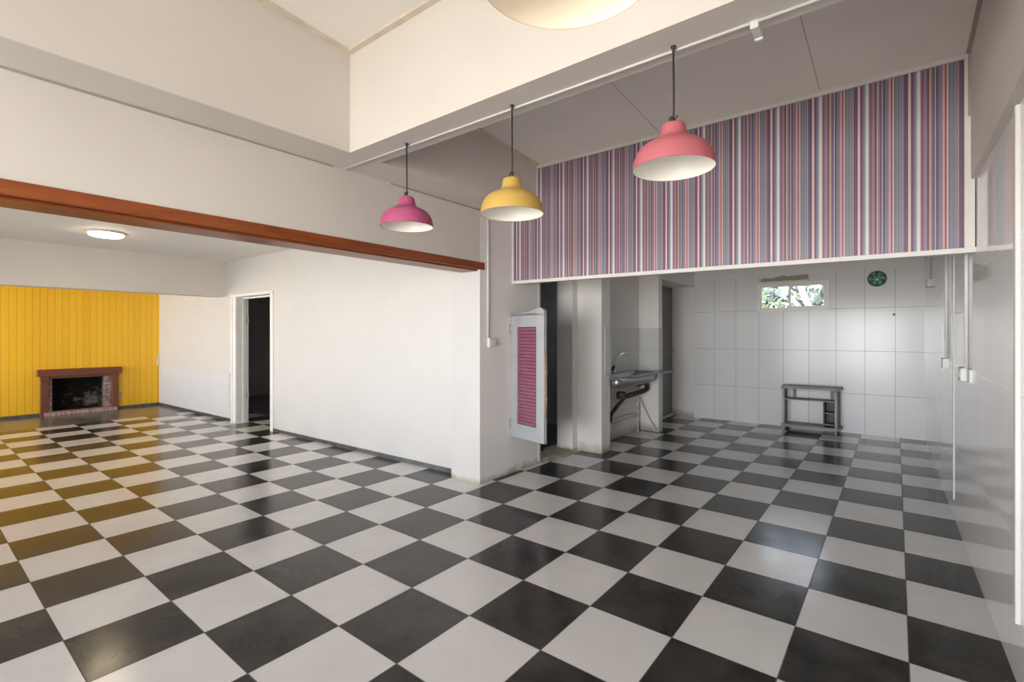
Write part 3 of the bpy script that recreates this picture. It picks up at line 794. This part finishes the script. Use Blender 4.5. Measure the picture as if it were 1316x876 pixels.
mb = MB(); mb.tube(catmull([(-1.26, 5.01, .50), (-1.19, 5.06, .30), (-1.11, 5.09, .14), (-1.04, 5.085, .05), (-1.035, 5.09, .03)], 8), .007, 8); mb.build('hose', plain('grey_hose', (.42, .42, .43), .5), vp)

# ------------------------------------------------------------------ small shelf unit against the back wall
X0, X1, Y0, Y1 = .375, 1.055, 6.46, 6.74
su = thing('shelf_unit', 'small weathered grey open shelf unit standing against the tiled back wall', 'shelf', (.715, 6.6, 0))
mb = MB(); mb.prism([(X0 - .02, Y0 - .03), (X0 + .03, Y0 - .05), (X1 + .0, Y0 - .05), (X1 + .045, Y0 - .01), (X1 + .045, Y1), (X0 - .02, Y1)], 2, .625, .665); mb.build('top_board', M['shelfwood'], su, .004)
mb = MB(); mb.prism([(X0 - .02, Y0 - .03), (X0 + .02, Y0 - .05), (X1 + .0, Y0 - .05), (X1 + .045, Y0 - .01), (X1 + .045, Y1), (X0 - .02, Y1)], 2, .062, .098); mb.build('bottom_board', M['shelfwood'], su, .004)
for x0, x1 in ((X0 + .0, X0 + .018), (X1 - .0, X1 + .018)):
    mb = MB(); mb.box(x0, x1, Y0 + .02, Y1 - .01, .098, .625); mb.build('side_panel', M['shelfdark'], su)
for x, y in ((X0 + .010, Y0 - .005), (X1 - .012, Y0 - .008)):
    mb = MB(); mb.tube([(x, y, .0), (x, y, .625)], .017, 12); mb.build('post', plain('dull_metal_post', (.55, .535, .52), .45, .1), su)
for x, y in ((X0 + .02, Y1 - .04), (X1 - .02, Y1 - .04)):
    mb = MB(); mb.tube([(x, y, 0), (x, y, .062)], .016, 10); mb.build('foot', M['shelfdark'], su)
mb = MB(); mb.box(X0 + .018, X1, Y0 + .02, Y1 - .02, .455, .470); mb.build('shelf_board', M['shelfwood'], su)
mb = MB(); mb.box(.885, .901, Y0 + .03, Y1 - .02, .098, .455); mb.build('divider', M['shelfdark'], su)
for z in (.29, .125):
    mb = MB(); mb.box(.901, X1, Y0 + .03, Y1 - .02, z, z + .012); mb.build('small_shelf', M['shelfwood'], su)
mb = MB(); mb.box(.901, X1, Y1 - .02, Y1 - .012, .098, .455); mb.build('back_panel', M['shelfdark'], su)
for x in (X0 + .10, X1 - .10):
    mb = MB(); mb.box(x, x + .03, Y1 - .06, Y1 - .04, .470, .625); mb.build('upright', M['shelfwood'], su)

# ------------------------------------------------------------------ green round clock and hook
ck = thing('wall_clock', 'round green patterned disc high on the tiled back wall right of the window', 'clock', (1.502, YB, 2.212))
mb = MB(); mb.lathe([(.098, -.030), (.106, -.026), (.110, -.012), (.110, 0)], (1.502, YB, 2.212), 40, 'y')
mb.build('rim', M['clockrim'], ck)
mb = MB(); mb.lathe([(0, -.0285), (.101, -.028), (.101, 0)], (1.502, YB, 2.212), 40, 'y'); mb.build('face', M['clock'], ck)
mb = MB(); mb.lathe([(0, -.022), (.012, -.018), (.014, 0)], (1.69, YB, 1.703), 14, 'y')
tag(mb.build('wall_plug', M['black']), 'small dark plug in the tiled back wall below the green disc', 'plug')

# ------------------------------------------------------------------ yard and tree outside the back window
mb = MB(); mb.box(-6, 8, 6.95, 16, -.25, -.15); struct('ground', mb, M['yard'])
tr_ = thing('tree', 'pale trunked tree with light green leaves outside the small window', 'tree', (.6, 9.6, -.15))
mb = MB()
for pts, r in (([(.55, 9.6, -.15), (.62, 9.6, 1.2), (.75, 9.6, 2.3), (.70, 9.6, 4.2)], .22), ([(.75, 9.6, 1.6), (.98, 9.55, 2.2), (1.5, 9.5, 3.6)], .07), ([(.62, 9.6, 1.3), (.30, 9.5, 2.1), (-.1, 9.4, 3.4)], .08), ([(.60, 9.6, 1.5), (.15, 9.7, 2.0), (-.5, 9.8, 2.9)], .06), ([(1.2, 9.3, -.15), (1.15, 9.3, 1.8), (.88, 9.3, 2.9), (.8, 9.3, 4)], .05)):
    c = catmull(pts, 5); mb.tube(c, [r * (1 - .5 * i / len(c)) for i in range(len(c))], 10)
mb.build('trunk', M['bark'], tr_)
mb = MB()
for _ in range(300):
    c = Vector((random.gauss(-.35, .45), random.gauss(9.9, .35), random.uniform(1.5, 3.2)))
    if random.random() < .25: c = Vector((random.gauss(.35, .4), 10.1, random.uniform(1.5, 3)))
    a = Vector((random.uniform(-1, 1), random.uniform(-1, 1), random.uniform(-1, 1))).normalized() * .085
    b_ = a.cross(Vector((random.uniform(-1, 1), random.uniform(-1, 1), random.uniform(-1, 1)))).normalized() * .04
    mb._face([mb.bm.verts.new(p) for p in (c - a, c + b_, c + a, c - b_)])
mb.build('foliage', M['leaf'], tr_)

mb = MB()
for _ in range(4200):
    c = Vector((random.uniform(-4.5, 5.5), random.gauss(12.2, .3), 3.3 * random.random() ** .75 - .1))
    if random.random() < max(0, (c.z - 2.5) * .5): continue
    a = Vector((random.uniform(-1, 1), random.uniform(-1, 1), random.uniform(-1, 1))).normalized() * .17
    b_ = a.cross(Vector((random.uniform(-1, 1), random.uniform(-1, 1), random.uniform(-1, 1)))).normalized() * .09
    mb._face([mb.bm.verts.new(p) for p in (c - a, c + b_, c + a, c - b_)])
tag(mb.build('hedge', plain('hedge_leaves', (.17, .19, .165), .8, vary=.35, vscale=3)), 'leafy green hedge behind the tree outside the small window', 'hedge')

# ------------------------------------------------------------------ light: sky outside, portals at the openings, the ceiling lamp itself
w = bpy.data.worlds.new('sky'); scene.world = w; w.use_nodes = True
nt = w.node_tree; bg = nt.nodes['Background']
tc = nt.nodes.new('ShaderNodeTexCoord'); sep = nt.nodes.new('ShaderNodeSeparateXYZ'); nt.links.new(tc.outputs['Generated'], sep.inputs[0])
cr = nt.nodes.new('ShaderNodeValToRGB'); e = cr.color_ramp.elements
sky = [(-.60, (1.0, .91, .80)), (-.30, (1.55, 1.42, 1.25)), (-.14, (2.85, 2.74, 2.56)), (0, (3.2, 3.2, 3.2)), (.12, (2.6, 2.75, 2.95)), (.30, (.62, .72, .86)), (.7, (.50, .60, .78))]
e[0].position = (sky[0][0] + 1) / 2; e[0].color = (*sky[0][1], 1)
e[1].position = (sky[-1][0] + 1) / 2; e[1].color = (*sky[-1][1], 1)
for p, c in sky[1:-1]:
    k = e.new((p + 1) / 2); k.color = (*c, 1)
nt.links.new(math_n(nt, 'MULTIPLY_ADD', sep.outputs[2], .5, .5), cr.inputs[0])
nt.links.new(cr.outputs[0], bg.inputs[0]); bg.inputs[1].default_value = 8.6
for x0, x1, z0, z1, S in holes:
    L = bpy.data.lights.new('window_portal', 'AREA'); L.shape = 'RECTANGLE'; L.size = x1 - x0; L.size_y = z1 - z0
    L.cycles.is_portal = True
    o = bpy.data.objects.new('window_portal', L); COL.objects.link(o)
    o.location = ((x0 + x1) / 2, S - .02, (z0 + z1) / 2); o.rotation_euler = (PI / 2, 0, 0)   # emits toward +y
L = bpy.data.lights.new('window_portal', 'AREA'); L.shape = 'RECTANGLE'; L.size = WX1 - WX0; L.size_y = WZ1 - WZ0; L.cycles.is_portal = True
o = bpy.data.objects.new('window_portal', L); COL.objects.link(o)
o.location = ((WX0 + WX1) / 2, YB + .14, (WZ0 + WZ1) / 2); o.rotation_euler = (-PI / 2, 0, 0)

# ------------------------------------------------------------------ camera
cam = bpy.data.cameras.new('camera'); co = bpy.data.objects.new('camera', cam); COL.objects.link(co)
co.location = (1.711, -1.825, 1.422); co.rotation_euler = (PI / 2, 0, .66578)
cam.sensor_width = 36; cam.lens = 628.2 / 1316 * 36; cam.shift_y = -(438 - 430.04) / 1316
cam.clip_start = .02; cam.clip_end = 200
scene.camera = co
vs = scene.view_settings
vs.view_transform = 'Standard'; vs.look = 'None'; vs.gamma = 1; vs.use_curve_mapping = False; vs.exposure = 0.0
scene.cycles.max_bounces = 14; scene.cycles.diffuse_bounces = 8; scene.cycles.glossy_bounces = 6; scene.cycles.transparent_max_bounces = 12
scene.cycles.sample_clamp_indirect = 8
